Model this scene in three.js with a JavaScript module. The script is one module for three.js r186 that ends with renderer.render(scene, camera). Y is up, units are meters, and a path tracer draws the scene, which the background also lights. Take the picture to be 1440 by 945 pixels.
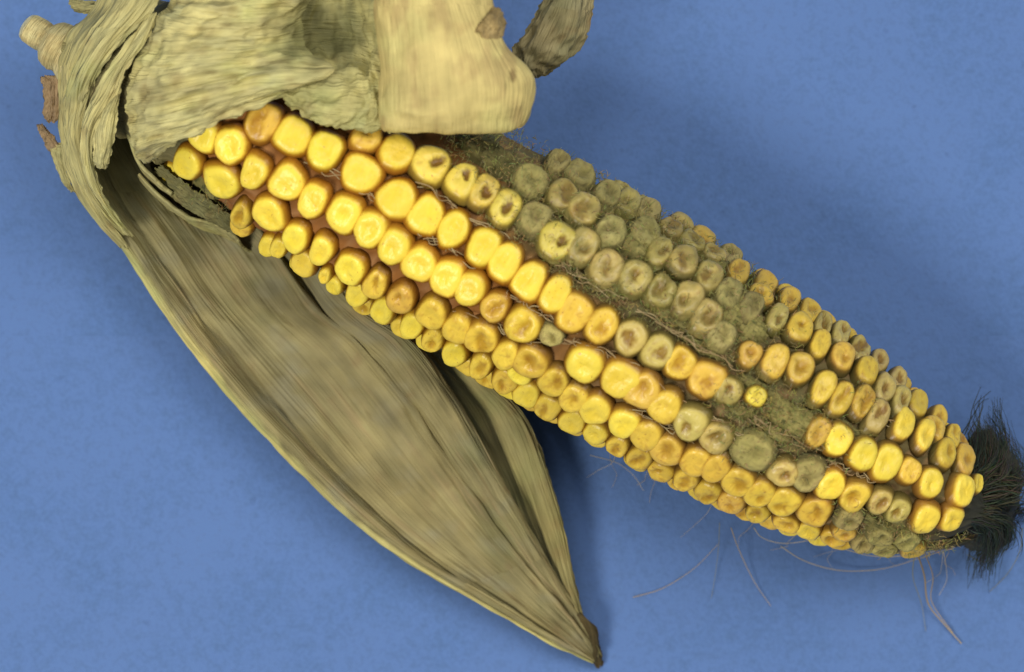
import * as THREE from 'three';
import { ImprovedNoise } from 'three/addons/math/ImprovedNoise.js';
import { mergeGeometries } from 'three/addons/utils/BufferGeometryUtils.js';
import { RectAreaLightUniformsLib } from 'three/addons/lights/RectAreaLightUniformsLib.js';

// ------------------------------------------------------------------ camera, light, exposure
// lengths below are written in units of K = 0.15 mm on the table top plan; the ear is about 19 cm long
const K = 0.00015, HA = 172, CAMH = 3667 + HA;
const scene = new THREE.Scene();
scene.background = new THREE.Color(0.075, 0.08, 0.085);           // dim studio around the copy stand
const camera = new THREE.PerspectiveCamera(2 * Math.atan(472.5 / 3667) * 180 / Math.PI, 1440 / 945, 0.01, 20);
camera.position.set(0, CAMH * K, 0);
camera.up.set(0, 0, -1);
camera.lookAt(0, 0, 0);
camera.focus = (CAMH - 200) * K;
camera.userData.fStop = 9.5;
const renderer = new THREE.WebGLRenderer({ antialias: true });
renderer.toneMapping = THREE.LinearToneMapping;
renderer.toneMappingExposure = 1.32;
renderer.shadowMap.enabled = true;
RectAreaLightUniformsLib.init();
function softbox(name, x, y, z, w, h, intensity, color) {
  const l = new THREE.RectAreaLight(new THREE.Color(...color), intensity, w, h);
  l.name = name; l.position.set(x, y, z); l.lookAt(0, 0.02, 0); l.castShadow = true; scene.add(l);
}
softbox('key_softbox', -0.46, 0.78, 0.42, 0.30, 0.30, 19, [1, 0.965, 0.90]);
softbox('fill_softbox', 0.55, 0.85, -0.35, 0.6, 0.6, 4.4, [1, 0.98, 0.95]);
softbox('overhead_softbox', -0.25, 1.2, -0.5, 0.5, 0.5, 4.2, [0.97, 0.98, 1]);

// ------------------------------------------------------------------ helpers
let seed = 20240611;
const rnd = () => { seed = (seed + 0x6D2B79F5) | 0; let t = Math.imul(seed ^ (seed >>> 15), 1 | seed); t = (t + Math.imul(t ^ (t >>> 7), 61 | t)) ^ t; return ((t ^ (t >>> 14)) >>> 0) / 4294967296; };
const rr = (a, b) => a + (b - a) * rnd();
const perlin = new ImprovedNoise();
const noise = (x, y, z = 0) => perlin.noise(x + 31.7, y + 17.3, z + 5.1);
const fbm = (x, y, z = 0, o = 4) => { let s = 0, a = 0.5; for (let i = 0; i < o; i++) { s += a * noise(x, y, z + i * 7.7); x *= 2.03; y *= 2.03; z *= 2.03; a *= 0.5; } return s; };
const clamp = (x, a = 0, b = 1) => Math.min(b, Math.max(a, x));
const sstep = (a, b, x) => { const t = clamp((x - a) / (b - a)); return t * t * (3 - 2 * t); };
const mix = (a, b, t) => a + (b - a) * t;
const mix3 = (a, b, t) => [mix(a[0], b[0], t), mix(a[1], b[1], t), mix(a[2], b[2], t)];
const V = (x, y, z) => new THREE.Vector3(x, y, z);
// plan position (x to the right, y downwards, h above the board) -> metres
function W(x, y, h) { const s = (CAMH - h) / (CAMH - HA) * K; return V((x - 720) * s, h * K, (y - 472.5) * s); }
const unW = (p) => { const h = p.y / K, s = (CAMH - h) / (CAMH - HA) * K; return [p.x / s + 720, p.z / s + 472.5, h]; };

const numberedNames = new Map();
function numbered(n) { const c = numberedNames.get(n) ?? 0; numberedNames.set(n, c + 1); return c ? n + '_' + String(c).padStart(3, '0') : n; }

// ------------------------------------------------------------------ textures
function dataTex(n, m, f, srgb = false) {
  const d = new Uint8Array(n * m * 4);
  for (let j = 0; j < m; j++) for (let i = 0; i < n; i++) { const c = f(i / n, j / m), o = (j * n + i) * 4; for (let k = 0; k < 3; k++) d[o + k] = clamp(c[k]) * 255; d[o + 3] = 255; }
  const t = new THREE.DataTexture(d, n, m); t.wrapS = t.wrapT = THREE.RepeatWrapping; t.magFilter = THREE.LinearFilter; t.minFilter = THREE.LinearMipmapLinearFilter; t.generateMipmaps = true;
  if (srgb) t.colorSpace = THREE.SRGBColorSpace; t.needsUpdate = true; return t;
}
// husk: u runs along the leaf, v across it; fine parallel veins with blotches
const veinField = (u, v) => 0.55 * noise(u * 4, v * 64, 1) + 0.55 * noise(u * 6, v * 150, 3) + 0.45 * noise(u * 10, v * 290, 5) + 0.35 * noise(u * 3, v * 26, 9);
const huskMap = dataTex(512, 1024, (u, v) => {
  const n = veinField(u, v), b = fbm(u * 5, v * 7, 4), s = fbm(u * 16, v * 22, 8);
  const l = 0.80 + 0.20 * n + 0.24 * b + 0.22 * s, warm = 0.5 + fbm(u * 4, v * 5, 12);
  const spot = sstep(0.24, 0.42, fbm(u * 9, v * 40, 21, 5));
  return [l * mix(0.97, 1.06, warm) * (1 - 0.22 * spot), l * (1 - 0.24 * spot), l * mix(1.02, 0.86, warm) * (1 - 0.3 * spot)];
});
const huskSoftMap = dataTex(512, 512, (u, v) => { const n = veinField(u, v * 0.6), b = fbm(u * 4, v * 5, 4), s = fbm(u * 14, v * 16, 8), l = 0.86 + 0.13 * n + 0.18 * b + 0.18 * s; return [l, l * 0.995, l * 0.98]; });
const huskBump = dataTex(512, 1024, (u, v) => { const n = 0.5 + 0.55 * veinField(u, v) + 0.2 * fbm(u * 14, v * 16, 2); return [n, n, n]; });
const boardMap = dataTex(1024, 1024, (u, v) => {
  const n = fbm(u * 9, v * 9, 3), g = noise(u * 230, v * 230, 6), f = noise(u * 90, v * 90, 2);
  const sp = sstep(0.34, 0.46, fbm(u * 60, v * 60, 14, 2)), l = 0.96 + 0.15 * n + 0.11 * g + 0.08 * f - 0.12 * sp; return [l * (1 + 0.08 * n), l, l * (1 + 0.03 * f)];
});
const boardBump = dataTex(1024, 1024, (u, v) => { const g = 0.5 + 0.3 * noise(u * 300, v * 300, 6) + 0.3 * noise(u * 120, v * 120, 2); return [g, g, g]; });

// kernel skin: uv spans the kernel; faint wrinkles from rim to dent, flecks and floury patches
const kernelMap = dataTex(512, 512, (u, v) => {
  const b = fbm(u * 10, v * 10, 3), w = noise(u * 60, v * 16, 8), sp = sstep(0.30, 0.42, fbm(u * 44, v * 44, 15, 3)), l = 0.98 + 0.13 * b + 0.05 * w;
  return [l * (1 - 0.30 * sp), l * (1 - 0.42 * sp), l * (1 + 0.5 * Math.max(0, b)) * (1 - 0.3 * sp)];
});
const kernelBump = dataTex(512, 512, (u, v) => { const n = 0.5 + 0.5 * fbm(u * 26, v * 26, 5, 4) + 0.16 * noise(u * 70, v * 20, 8); return [n, n, n]; });

// ------------------------------------------------------------------ materials
const huskMat = new THREE.MeshPhysicalMaterial({ vertexColors: true, map: huskMap, bumpMap: huskBump, bumpScale: 0.00042, roughness: 0.66, side: THREE.DoubleSide, specularIntensity: 0.4 });
const kernelMat = new THREE.MeshPhysicalMaterial({ vertexColors: true, roughness: 0.34, specularIntensity: 0.55 });
kernelMat.map = kernelMap; kernelMat.bumpMap = kernelBump; kernelMat.bumpScale = 0.00018;
const huskSoftMat = huskMat.clone(); huskSoftMat.map = huskSoftMap; huskSoftMat.bumpScale = 0.0003;
const mouldyKernelMat = new THREE.MeshStandardMaterial({ vertexColors: true, roughness: 1, map: kernelMap, bumpMap: kernelBump, bumpScale: 0.0005 });
const cobMat = new THREE.MeshStandardMaterial({ vertexColors: true, roughness: 0.9 });
const mouldMat = new THREE.MeshStandardMaterial({ vertexColors: true, roughness: 1 });
const silkMat = new THREE.MeshStandardMaterial({ vertexColors: true, roughness: 0.75 });

// ------------------------------------------------------------------ the board
{
  const g = new THREE.BoxGeometry(1.6, 0.01, 1.6);
  const uv = g.attributes.uv; for (let i = 0; i < uv.count; i++) uv.setXY(i, uv.getX(i) * 8, uv.getY(i) * 8);
  const m = new THREE.MeshStandardMaterial({ color: new THREE.Color(0.088, 0.172, 0.388), map: boardMap, bumpMap: boardBump, bumpScale: 0.00012, roughness: 0.85 });
  const b = new THREE.Mesh(g, m); b.name = 'tabletop'; b.position.y = -0.005; b.receiveShadow = true;
  b.userData = { label: 'plain matte blue board lying under the ear of corn', category: 'backdrop', kind: 'structure' };
  scene.add(b);
}

// ------------------------------------------------------------------ the ear
const EAR0 = W(240, 130, 0);
const ear = new THREE.Group(); ear.name = 'ear_of_corn'; ear.position.copy(EAR0);
ear.userData = { label: 'mouldy yellow ear of corn with dry peeled-back husk lying on the blue board', category: 'corn' };
scene.add(ear);
function part(name, geo, mat, label) {
  geo.translate(-EAR0.x, -EAR0.y, -EAR0.z);
  const m = new THREE.Mesh(geo, mat); m.name = numbered(name); m.castShadow = m.receiveShadow = true;
  if (label) m.userData.label = label; ear.add(m); return m;
}

// axis of the ear on the plan, with the radius out to the kernel crowns: [x, y, r]
const AX = [[150, 78, 112], [215, 96, 112], [267, 114, 124], [330, 147, 140], [404, 189, 150], [560, 276, 162], [784, 402, 167], [1000, 527, 161], [1100, 584, 151], [1200, 640, 133], [1290, 685, 103], [1340, 706, 76], [1372, 716, 44], [1388, 720, 14]];
const axCurve = new THREE.CatmullRomCurve3(AX.map(([x, y]) => V(x - 720, HA, y - 472.5)), false, 'centripetal');
const NS = 240, axPts = axCurve.getSpacedPoints(NS), axLen = axCurve.getLength();
const axR = axPts.map((p) => { const x = p.x + 720; let i = 0; while (i < AX.length - 2 && AX[i + 1][0] < x) i++; const t = clamp((x - AX[i][0]) / (AX[i + 1][0] - AX[i][0])); return mix(AX[i][2], AX[i + 1][2], t); });
for (let k = 0; k < 3; k++) for (let i = 1; i < NS; i++) axR[i] = (axR[i - 1] + axR[i] * 2 + axR[i + 1]) / 4;
const tangentAt = (i) => axPts[Math.min(NS, i + 1)].clone().sub(axPts[Math.max(0, i - 1)]).normalize();
function nearAxis(p) {                                               // p in plan units, world axes
  let bi = 0, bd = 1e9; for (let i = 0; i <= NS; i += 6) { const d = p.distanceToSquared(axPts[i]); if (d < bd) { bd = d; bi = i; } }
  const i0 = Math.max(0, bi - 6), i1 = Math.min(NS, bi + 6); for (let i = i0; i <= i1; i++) { const d = p.distanceToSquared(axPts[i]); if (d < bd) { bd = d; bi = i; } }
  return [bi, Math.sqrt(bd)];
}
// where the line of sight through plan point (x, y) meets the kernel crowns (offset off)
function onEar(x, y, off = 0) {
  const eye = V(0, CAMH, 0), dir = V(x - 720, HA - CAMH, y - 472.5); let best = null, bf = 1e9;
  for (let h = 350; h > 90; h -= 3) {
    const p = eye.clone().addScaledVector(dir, (CAMH - h) / (CAMH - HA)), [i, d] = nearAxis(p), f = d - axR[i] - off;
    if (f < bf) { bf = f; best = { p, i }; }
    if (f <= 0) break;
  }
  const c = axPts[best.i], n = best.p.clone().sub(c).normalize(); n.addScaledVector(tangentAt(best.i), -n.dot(tangentAt(best.i))).normalize();
  return { p: c.clone().addScaledVector(n, axR[best.i] + off), i: best.i, n };
}
function earPoint(s, th, off) {                                       // s in plan units along the axis, th from the top, positive towards the lower edge
  const i = clamp(Math.round(s / axLen * NS), 0, NS), t = tangentAt(i), up = V(0, 1, 0), side = t.clone().cross(up).normalize();
  if (side.z < 0) side.negate();
  const n = up.multiplyScalar(Math.cos(th)).addScaledVector(side, Math.sin(th));
  return { p: axPts[i].clone().addScaledVector(n, axR[i] + off), i, n };
}

// mould on the ear: [x, y, half-length along the ear, half-width, strength]
const MOULD = [[700, 212, 75, 30, 1], [752, 252, 34, 36, 1], [752, 306, 36, 34, 0.75], [820, 236, 40, 26, 0.7], [905, 322, 52, 38, 0.95], [880, 290, 60, 28, 0.7], [975, 342, 60, 30, 0.75], [1035, 425, 34, 62, 0.9], [960, 442, 62, 26, 0.8],
  [1112, 586, 60, 38, 1], [1045, 632, 50, 26, 0.85], [1085, 600, 50, 30, 0.9], [1140, 660, 22, 20, 0.55], [1245, 752, 80, 26, 0.8], [862, 405, 36, 20, 0.75], [790, 375, 28, 20, 0.6], [1215, 560, 20, 30, 0.4], [278, 283, 40, 18, 0.8], [1290, 762, 70, 20, 0.95], [1036, 576, 44, 20, 0.85], [1020, 470, 30, 26, 0.6], [1195, 735, 24, 24, 0.6], [1075, 545, 70, 24, 0.8], [990, 480, 60, 16, 0.8], [830, 400, 50, 14, 0.7], [850, 300, 90, 12, 0.7], [800, 330, 16, 16, 0.6], [1020, 330, 60, 22, 0.7], [1130, 430, 50, 14, 0.45], [1190, 600, 60, 14, 0.6], [900, 430, 40, 22, 0.5]];
const CA = Math.cos(0.53), SA = Math.sin(0.53);
function mouldAt(x, y) {
  let m = 0;
  for (const [cx, cy, a, b, s] of MOULD) { const dx = x - cx, dy = y - cy, u = (dx * CA + dy * SA) / a, v = (-dx * SA + dy * CA) / b; m = Math.max(m, s * (1 - sstep(0.45, 1.25, Math.hypot(u, v) + 0.55 * fbm(x / 26, y / 26, 2, 3)))); }
  const a = (x - 870) * CA + (y - 325) * SA, b = -(x - 870) * SA + (y - 325) * CA, film = (1 - sstep(0.55, 1.15, Math.hypot(a / 290, b / 100) + 0.25 * fbm(x / 40, y / 40, 12, 3)));
  return clamp(Math.max(m, film * clamp(0.55 + 1.5 * fbm(x / 17, y / 17, 19, 4))));
}
// overall dullness of the far, upper side of the ear
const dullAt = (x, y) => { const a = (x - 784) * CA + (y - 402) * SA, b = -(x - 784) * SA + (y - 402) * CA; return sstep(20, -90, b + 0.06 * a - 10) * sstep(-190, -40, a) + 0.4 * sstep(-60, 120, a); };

// cob core
{
  const nu = 150, nv = 72, pos = [], col = [], idx = [];
  for (let i = 0; i <= nu; i++) for (let j = 0; j <= nv; j++) {
    const s = i / nu * axLen, th = j / nv * Math.PI * 2, e = earPoint(s, th, 0), rows = Math.cos(th * 17), nz = fbm(s / 14, Math.cos(th) * 9, Math.sin(th) * 9);
    const off = -Math.min(19, axR[e.i] * 0.4) + 2 * rows + 7 * nz - 55 * (1 - sstep(0.04, 0.17, i / nu)), p = e.p.clone().addScaledVector(e.n, off), [px, py] = unW(p.clone().multiplyScalar(K));
    const m = mouldAt(px, py), d = dullAt(px, py), q = 1 + 0.9 * nz;
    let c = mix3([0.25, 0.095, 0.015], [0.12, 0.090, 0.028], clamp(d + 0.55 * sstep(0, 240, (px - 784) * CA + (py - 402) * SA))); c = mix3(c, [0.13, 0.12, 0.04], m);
    c = mix3(c, [0.36, 0.19, 0.075], sstep(0.12, 0.35, noise(s / 9, th * 22, 3)) * 0.5);
    c = mix3(c, [0.03, 0.03, 0.018], sstep(0.93, 0.985, i / nu)); pos.push(p.x * K, p.y * K, p.z * K); col.push(c[0] * q, c[1] * q, c[2] * q);
  }
  for (let i = 0; i < nu; i++) for (let j = 0; j < nv; j++) { const a = i * (nv + 1) + j, b = a + nv + 1; idx.push(a, a + 1, b, b, a + 1, b + 1); }
  const g = new THREE.BufferGeometry(); g.setAttribute('position', new THREE.Float32BufferAttribute(pos, 3)); g.setAttribute('color', new THREE.Float32BufferAttribute(col, 3)); g.setIndex(idx); g.computeVertexNormals();
  part('cob', g, cobMat, 'reddish brown cob showing between the kernels');
}

// kernels, row by row from the lower edge up: [x, y, half-length along the row, half-height, kind, turn]
// kind 0 bright yellow, 1 duller with a dent, 2 tan with a rim round a brown dent, 3 grown over with mould, 4 amber
const ROWS = [
  [[235, 247, 12, 12, 0], [339, 307, 13, 14, 1], [376, 348, 12, 13, 0], [392, 352, 10, 11, 0], [427, 374, 16, 14, 0], [457, 390, 8, 9, 0], [471, 404, 11, 10, 0], [502, 417, 14, 14, 0], [537, 438, 14, 14, 0], [576, 461, 14, 14, 0], [606, 479, 13, 14, 1], [637, 501, 15, 14, 0], [676, 519, 13, 15, 1], [708, 538, 16, 15, 1], [738, 557, 16, 14, 0], [771, 577, 16, 15, 1], [804, 595, 16, 14, 0], [836, 612, 15, 12, 0], [868, 629, 13, 12, 1], [897, 646, 15, 14, 1], [929, 667, 17, 11, 1], [963, 678, 15, 13, 1], [992, 694, 16, 13, 1], [1026, 708, 16, 12, 4], [1062, 724, 14, 11, 1], [1104, 739, 17, 9, 1]],
  [[311, 258, 24, 20, 0, 0.55], [376, 302, 22, 19, 0, 0.35], [414, 336, 16, 19, 0], [452, 356, 14, 20, 0], [491, 380, 18, 20, 0], [529, 403, 14, 15, 1], [565, 424, 17, 20, 4], [604, 442, 18, 20, 1], [640, 464, 18, 19, 1], [677, 479, 20, 22, 1], [708, 501, 16, 19, 1], [743, 511, 21, 25, 1], [776, 538, 18, 18, 1], [803, 561, 17, 18, 1], [838, 579, 19, 19, 0], [875, 598, 18, 20, 0], [907, 614, 18, 18, 1], [939, 636, 20, 20, 4], [975, 651, 17, 19, 1], [1005, 661, 16, 19, 1], [1034, 679, 19, 18, 1], [1068, 696, 18, 19, 1], [1104, 710, 19, 20, 1], [1144, 720, 19, 18, 1], [1193, 732, 15, 13, 3], [1188, 752, 14, 9, 4]],
  [[262, 233, 20, 24, 0, -0.2], [354, 244, 17, 26, 0], [402, 256, 23, 25, 0], [439, 283, 18, 25, 0], [481, 301, 21, 25, 0], [518, 324, 21, 26, 0], [553, 349, 20, 25, 0], [592, 373, 22, 26, 0], [627, 391, 20, 24, 0], [661, 408, 20, 22, 0], [692, 432, 17, 18, 4], [736, 461, 23, 22, 1], [776, 475, 15, 13, 3], [820, 513, 23, 24, 0], [870, 535, 24, 24, 0], [903, 550, 21, 24, 4], [936, 573, 21, 21, 1], [968, 596, 21, 21, 2], [1004, 617, 20, 19, 2], [1060, 638, 26, 22, 3], [1100, 666, 19, 17, 2], [1138, 670, 20, 22, 3], [1168, 684, 18, 20, 0], [1202, 701, 18, 20, 1], [1236, 707, 14, 17, 2], [1267, 722, 15, 17, 2], [1305, 733, 18, 20, 0], [1341, 731, 16, 17, 0]],
  [[285, 190, 20, 21, 0], [324, 207, 23, 27, 0], [411, 190, 24, 25, 0], [456, 211, 22, 26, 0], [505, 243, 25, 24, 0], [555, 277, 25, 28, 0], [599, 301, 22, 28, 0], [639, 324, 20, 26, 0], [677, 346, 20, 26, 0], [711, 368, 21, 28, 0], [744, 393, 20, 28, 0], [780, 412, 18, 26, 0], [810, 443, 22, 25, 1], [849, 460, 20, 25, 1], [885, 475, 20, 23, 2], [923, 492, 20, 22, 2], [956, 511, 21, 22, 1], [993, 534, 23, 24, 4], [1028, 552, 18, 18, 2], [1064, 557, 14, 14, 0], [1150, 608, 15, 21, 4], [1182, 620, 18, 22, 0], [1215, 639, 18, 22, 0], [1247, 651, 19, 25, 0], [1281, 662, 16, 18, 1], [1313, 680, 18, 20, 0], [1360, 691, 18, 21, 0], [1378, 680, 9, 12, 0]],
  [[370, 172, 21, 25, 4], [518, 189, 19, 21, 4], [559, 212, 21, 25, 0], [608, 229, 23, 25, 5], [648, 250, 19, 24, 5], [681, 268, 17, 21, 5], [712, 291, 18, 25, 5], [750, 304, 18, 20, 3], [781, 336, 22, 27, 5], [823, 345, 18, 24, 2], [855, 375, 21, 27, 2], [894, 389, 20, 22, 2], [931, 407, 18, 20, 2], [968, 417, 18, 24, 2], [998, 445, 18, 25, 2], [1018, 471, 17, 18, 3], [1053, 496, 15, 17, 4], [1092, 506, 16, 23, 1], [1125, 516, 17, 20, 4], [1158, 543, 14, 25, 1], [1182, 559, 14, 25, 1], [1216, 564, 14, 25, 1], [1239, 585, 14, 23, 2], [1273, 595, 14, 24, 0], [1305, 611, 13, 23, 0], [1332, 634, 14, 18, 1], [1360, 645, 15, 18, 4]],
  [[750, 252, 20, 22, 3], [792, 270, 18, 22, 2], [825, 290, 19, 21, 2], [860, 321, 18, 19, 3], [908, 322, 18, 22, 3], [931, 352, 14, 20, 2], [965, 363, 18, 21, 2], [997, 385, 16, 23, 2], [1030, 410, 16, 20, 3], [1060, 428, 14, 20, 3], [1096, 443, 12, 21, 2], [1126, 458, 16, 22, 1], [1157, 484, 12, 20, 1], [1187, 498, 15, 24, 4], [1222, 518, 14, 22, 1], [1248, 545, 13, 18, 2], [1268, 560, 12, 16, 2], [1293, 564, 13, 16, 1], [1323, 585, 11, 15, 1], [1345, 612, 10, 13, 1]],
  [[784, 224, 13, 18, 3], [818, 240, 18, 18, 3], [855, 266, 16, 14, 3], [884, 278, 14, 14, 2], [913, 291, 15, 16, 3], [958, 312, 16, 14, 2], [992, 333, 16, 16, 4], [1032, 352, 14, 15, 3], [1044, 380, 13, 15, 1], [1078, 396, 13, 20, 1], [1111, 417, 12, 19, 1], [1142, 436, 13, 16, 1], [1162, 456, 10, 14, 2], [1183, 464, 11, 15, 2], [1215, 490, 12, 15, 2], [1242, 506, 11, 14, 2], [1268, 532, 11, 14, 2]],
];
const COLS = {
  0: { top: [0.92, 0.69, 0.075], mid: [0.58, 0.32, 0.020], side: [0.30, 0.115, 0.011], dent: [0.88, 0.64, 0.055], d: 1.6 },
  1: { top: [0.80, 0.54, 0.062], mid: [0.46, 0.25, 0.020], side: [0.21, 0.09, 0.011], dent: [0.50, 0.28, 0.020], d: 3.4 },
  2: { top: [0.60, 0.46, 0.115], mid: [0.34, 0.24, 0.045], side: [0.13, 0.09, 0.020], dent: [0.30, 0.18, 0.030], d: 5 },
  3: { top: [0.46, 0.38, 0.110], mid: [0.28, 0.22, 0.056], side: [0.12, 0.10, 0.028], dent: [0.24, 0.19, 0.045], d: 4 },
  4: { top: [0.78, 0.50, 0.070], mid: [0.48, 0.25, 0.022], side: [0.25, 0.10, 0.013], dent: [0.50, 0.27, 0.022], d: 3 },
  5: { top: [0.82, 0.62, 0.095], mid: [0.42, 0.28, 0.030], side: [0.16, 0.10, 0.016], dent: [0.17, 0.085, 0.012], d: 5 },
};
const MOULDC = [[0.155, 0.140, 0.036], [0.32, 0.268, 0.086], [0.070, 0.072, 0.020]];
const placed = [];
function kernel(e, w, h, kind, turn = 0) {
  const C = COLS[kind], N = 22, id = placed.length, t = tangentAt(e.i), n = e.n.clone().addScaledVector(t, rr(-0.07, 0.07)).addScaledVector(V(0, 1, 0), (e.n.z > 0 ? 0.95 : 0.85) * clamp(1 - e.n.y - 0.12)).normalize();
  const i2 = Math.min(NS, e.i + 6), i1 = Math.max(0, e.i - 6), slope = (axR[i2] - axR[i1]) / (axLen / NS * (i2 - i1)); n.addScaledVector(t, -0.75 * clamp(slope, -0.9, 0.9)).normalize();
  const X = t.clone().addScaledVector(n, -t.dot(n)).normalize().applyAxisAngle(n, turn), Y = n.clone().cross(X).normalize(), yaw = rr(-0.12, 0.12);
  const depth = Math.min(46, axR[e.i] * 0.6), pw = rr(2.05, 2.7), dome = rr(0.95, 1.3);
  const ring = [[0.90, -depth], [1.06, -0.58 * depth], [1.17, -18], [1.17, -12.5 * dome], [1.10, -8.8 * dome], [1.02, -5.6 * dome], [0.94, -3.0 * dome], [0.84, -1.3 * dome], [0.68, -0.2], [0.52, 0.2], [0.36, -0.2], [0.20, -0.4], [0, -0.5]];
  const dx = kind === 5 ? rr(0.1, 0.3) : rr(-0.26, 0.26), dy = kind === 5 ? rr(-0.1, 0.25) : rr(-0.3, 0.3), nodent = kind === 1 && rnd() < 0.35, dd = C.d * (nodent ? 0.15 : rr(0.35, 1.5)), asp = rr(0.42, 1.05), dr = kind === 5 ? rr(0.34, 0.46) : rr(0.36, 0.62), da = rr(-0.9, 0.9), lop = rr(-0.15, 0.15), lop2 = rr(-0.13, 0.13), tone = rr(0.90, 1.07), hue = rr(-0.05, 0.05);
  const pos = [], col = [], uvs = [], idx = [], u0 = rnd(), v0 = rnd();
  ring.forEach(([s, z0], ri) => {
    for (let k = 0; k < N; k++) {
      const a = k / N * Math.PI * 2 + yaw, ca = Math.cos(a), sa = Math.sin(a), rad = 1 / Math.pow(Math.pow(Math.abs(ca), pw) + Math.pow(Math.abs(sa), pw), 1 / pw);
      const wob = 1 + 0.10 * noise(ca * 1.3 + id * 3.1, sa * 1.3, id * 1.7), ux = s * rad * ca * wob, uy = s * rad * sa * wob;
      const q = Math.hypot((ux - dx) * Math.cos(da) + (uy - dy) * Math.sin(da), ((uy - dy) * Math.cos(da) - (ux - dx) * Math.sin(da)) * asp) / dr;
      const qn = q * (1 + 0.9 * fbm(ux * 2.4 + id * 2.3, uy * 2.4, id * 0.9 + 4, 3)), dent = 1 - sstep(0.25, 1.15, qn), bump = fbm(ux * 2.2 + id, uy * 2.2, id * 0.7, 3);
      let z = z0 - dd * dent + (ri > 4 ? (kind === 3 ? 4 : kind === 2 ? 3 : 2) * bump : 0);
      const lx = ux * w * (1 + lop * uy), ly = uy * h * (1 + lop2 * ux);
      const p = e.p.clone().addScaledVector(X, lx).addScaledVector(Y, ly).addScaledVector(n, z + 1.5);
      // colour: the kernel's own parts, then what has grown on it
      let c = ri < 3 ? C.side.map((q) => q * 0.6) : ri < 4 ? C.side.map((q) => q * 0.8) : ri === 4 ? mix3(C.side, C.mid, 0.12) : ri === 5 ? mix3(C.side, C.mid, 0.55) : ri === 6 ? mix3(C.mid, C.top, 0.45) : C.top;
      c = mix3(c, C.dent, ri > 5 && !nodent ? 1 - sstep(kind === 2 || kind === 5 ? 0.5 : 0.3, kind === 2 || kind === 5 ? 0.85 : 0.95, qn + 0.25 * bump) : 0);
      if (kind > 0 && ri > 4) c = mix3(c, [c[0] * 0.72, c[1] * 0.62, c[2] * 0.7], sstep(0.05, 0.35, fbm(ux * 3 + id * 1.3, uy * 3, 4.4, 3)) * 0.8);
      const [px, py] = unW(p.clone().multiplyScalar(K));
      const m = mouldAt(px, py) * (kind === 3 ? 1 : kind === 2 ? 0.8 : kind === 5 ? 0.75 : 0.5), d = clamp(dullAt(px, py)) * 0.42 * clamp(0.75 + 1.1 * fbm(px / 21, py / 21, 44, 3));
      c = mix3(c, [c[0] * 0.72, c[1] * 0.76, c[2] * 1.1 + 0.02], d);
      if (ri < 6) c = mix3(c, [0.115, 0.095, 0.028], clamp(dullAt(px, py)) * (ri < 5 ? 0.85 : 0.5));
      c = mix3(c, mix3(MOULDC[0], MOULDC[1], clamp(0.5 + 1.2 * fbm(px / 9, py / 9, 5, 3))), clamp(m * (ri < 5 ? 1.25 : kind === 3 ? 0.62 + 1.1 * fbm(px / 7, py / 7, 25, 3) : 0.9)));
      if (kind === 5 && ri > 5) c = mix3(c, C.dent, (1 - sstep(0.55, 0.95, qn + 0.5 * bump)) * 0.8);
      const v = tone * (1 + 0.14 * bump);
      pos.push(p.x * K, p.y * K, p.z * K); col.push(c[0] * v, c[1] * v * (1 + hue), c[2] * v); uvs.push(u0 + ux * 0.09, v0 + uy * 0.11 + (ri < 6 ? (6 - ri) * 0.02 : 0));
    }
    if (ri) for (let k = 0; k < N; k++) { const a = (ri - 1) * N + k, b = (ri - 1) * N + (k + 1) % N; idx.push(a, b, a + N, b, b + N, a + N); }
  });
  const g = new THREE.BufferGeometry(); g.setAttribute('position', new THREE.Float32BufferAttribute(pos, 3)); g.setAttribute('color', new THREE.Float32BufferAttribute(col, 3)); g.setAttribute('uv', new THREE.Float32BufferAttribute(uvs, 2)); g.setIndex(idx); g.computeVertexNormals();
  placed.push(e.p.clone());
  part('kernel', g, kind === 3 ? mouldyKernelMat : kernelMat, kind === 3 ? 'kernel grown over with grey-green mould' : kind === 2 ? 'dull tan kernel with a brown sunken middle' : undefined);
}
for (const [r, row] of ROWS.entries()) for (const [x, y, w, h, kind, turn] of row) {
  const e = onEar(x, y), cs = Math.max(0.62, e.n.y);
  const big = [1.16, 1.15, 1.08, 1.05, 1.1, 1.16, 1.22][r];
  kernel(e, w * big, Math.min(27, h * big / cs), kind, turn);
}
// rows that turn under at both edges of the ear
for (const side of [1, -1]) for (let r = 0; r < 3; r++) for (let s = (side > 0 ? 150 : 150) + 17 * (r % 2); s < axLen - 60; s += 34) {
  const i = Math.round(s / axLen * NS), th = side * (0.95 + r * 42 / Math.max(90, axR[i])), e = earPoint(s + rr(-3, 3), th, -2);
  const [px, py] = unW(e.p.clone().multiplyScalar(K));
  if ((side < 0 && px < 850) || (side > 0 && (px < 318 || px > 1345))) continue;
  if (placed.some((q) => q.distanceTo(e.p) < (px < 560 ? 35 : 31)) || placed.length > 292) continue;
  kernel(e, rr(16.5, 19.5), rr(17, 21), side > 0 ? (px > 1190 ? (rnd() < 0.6 ? 3 : 1) : rnd() < 0.5 ? 0 : 1) : (px < 1040 ? (rnd() < 0.6 ? 3 : 2) : rnd() < 0.4 ? 4 : 1));
}

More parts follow.
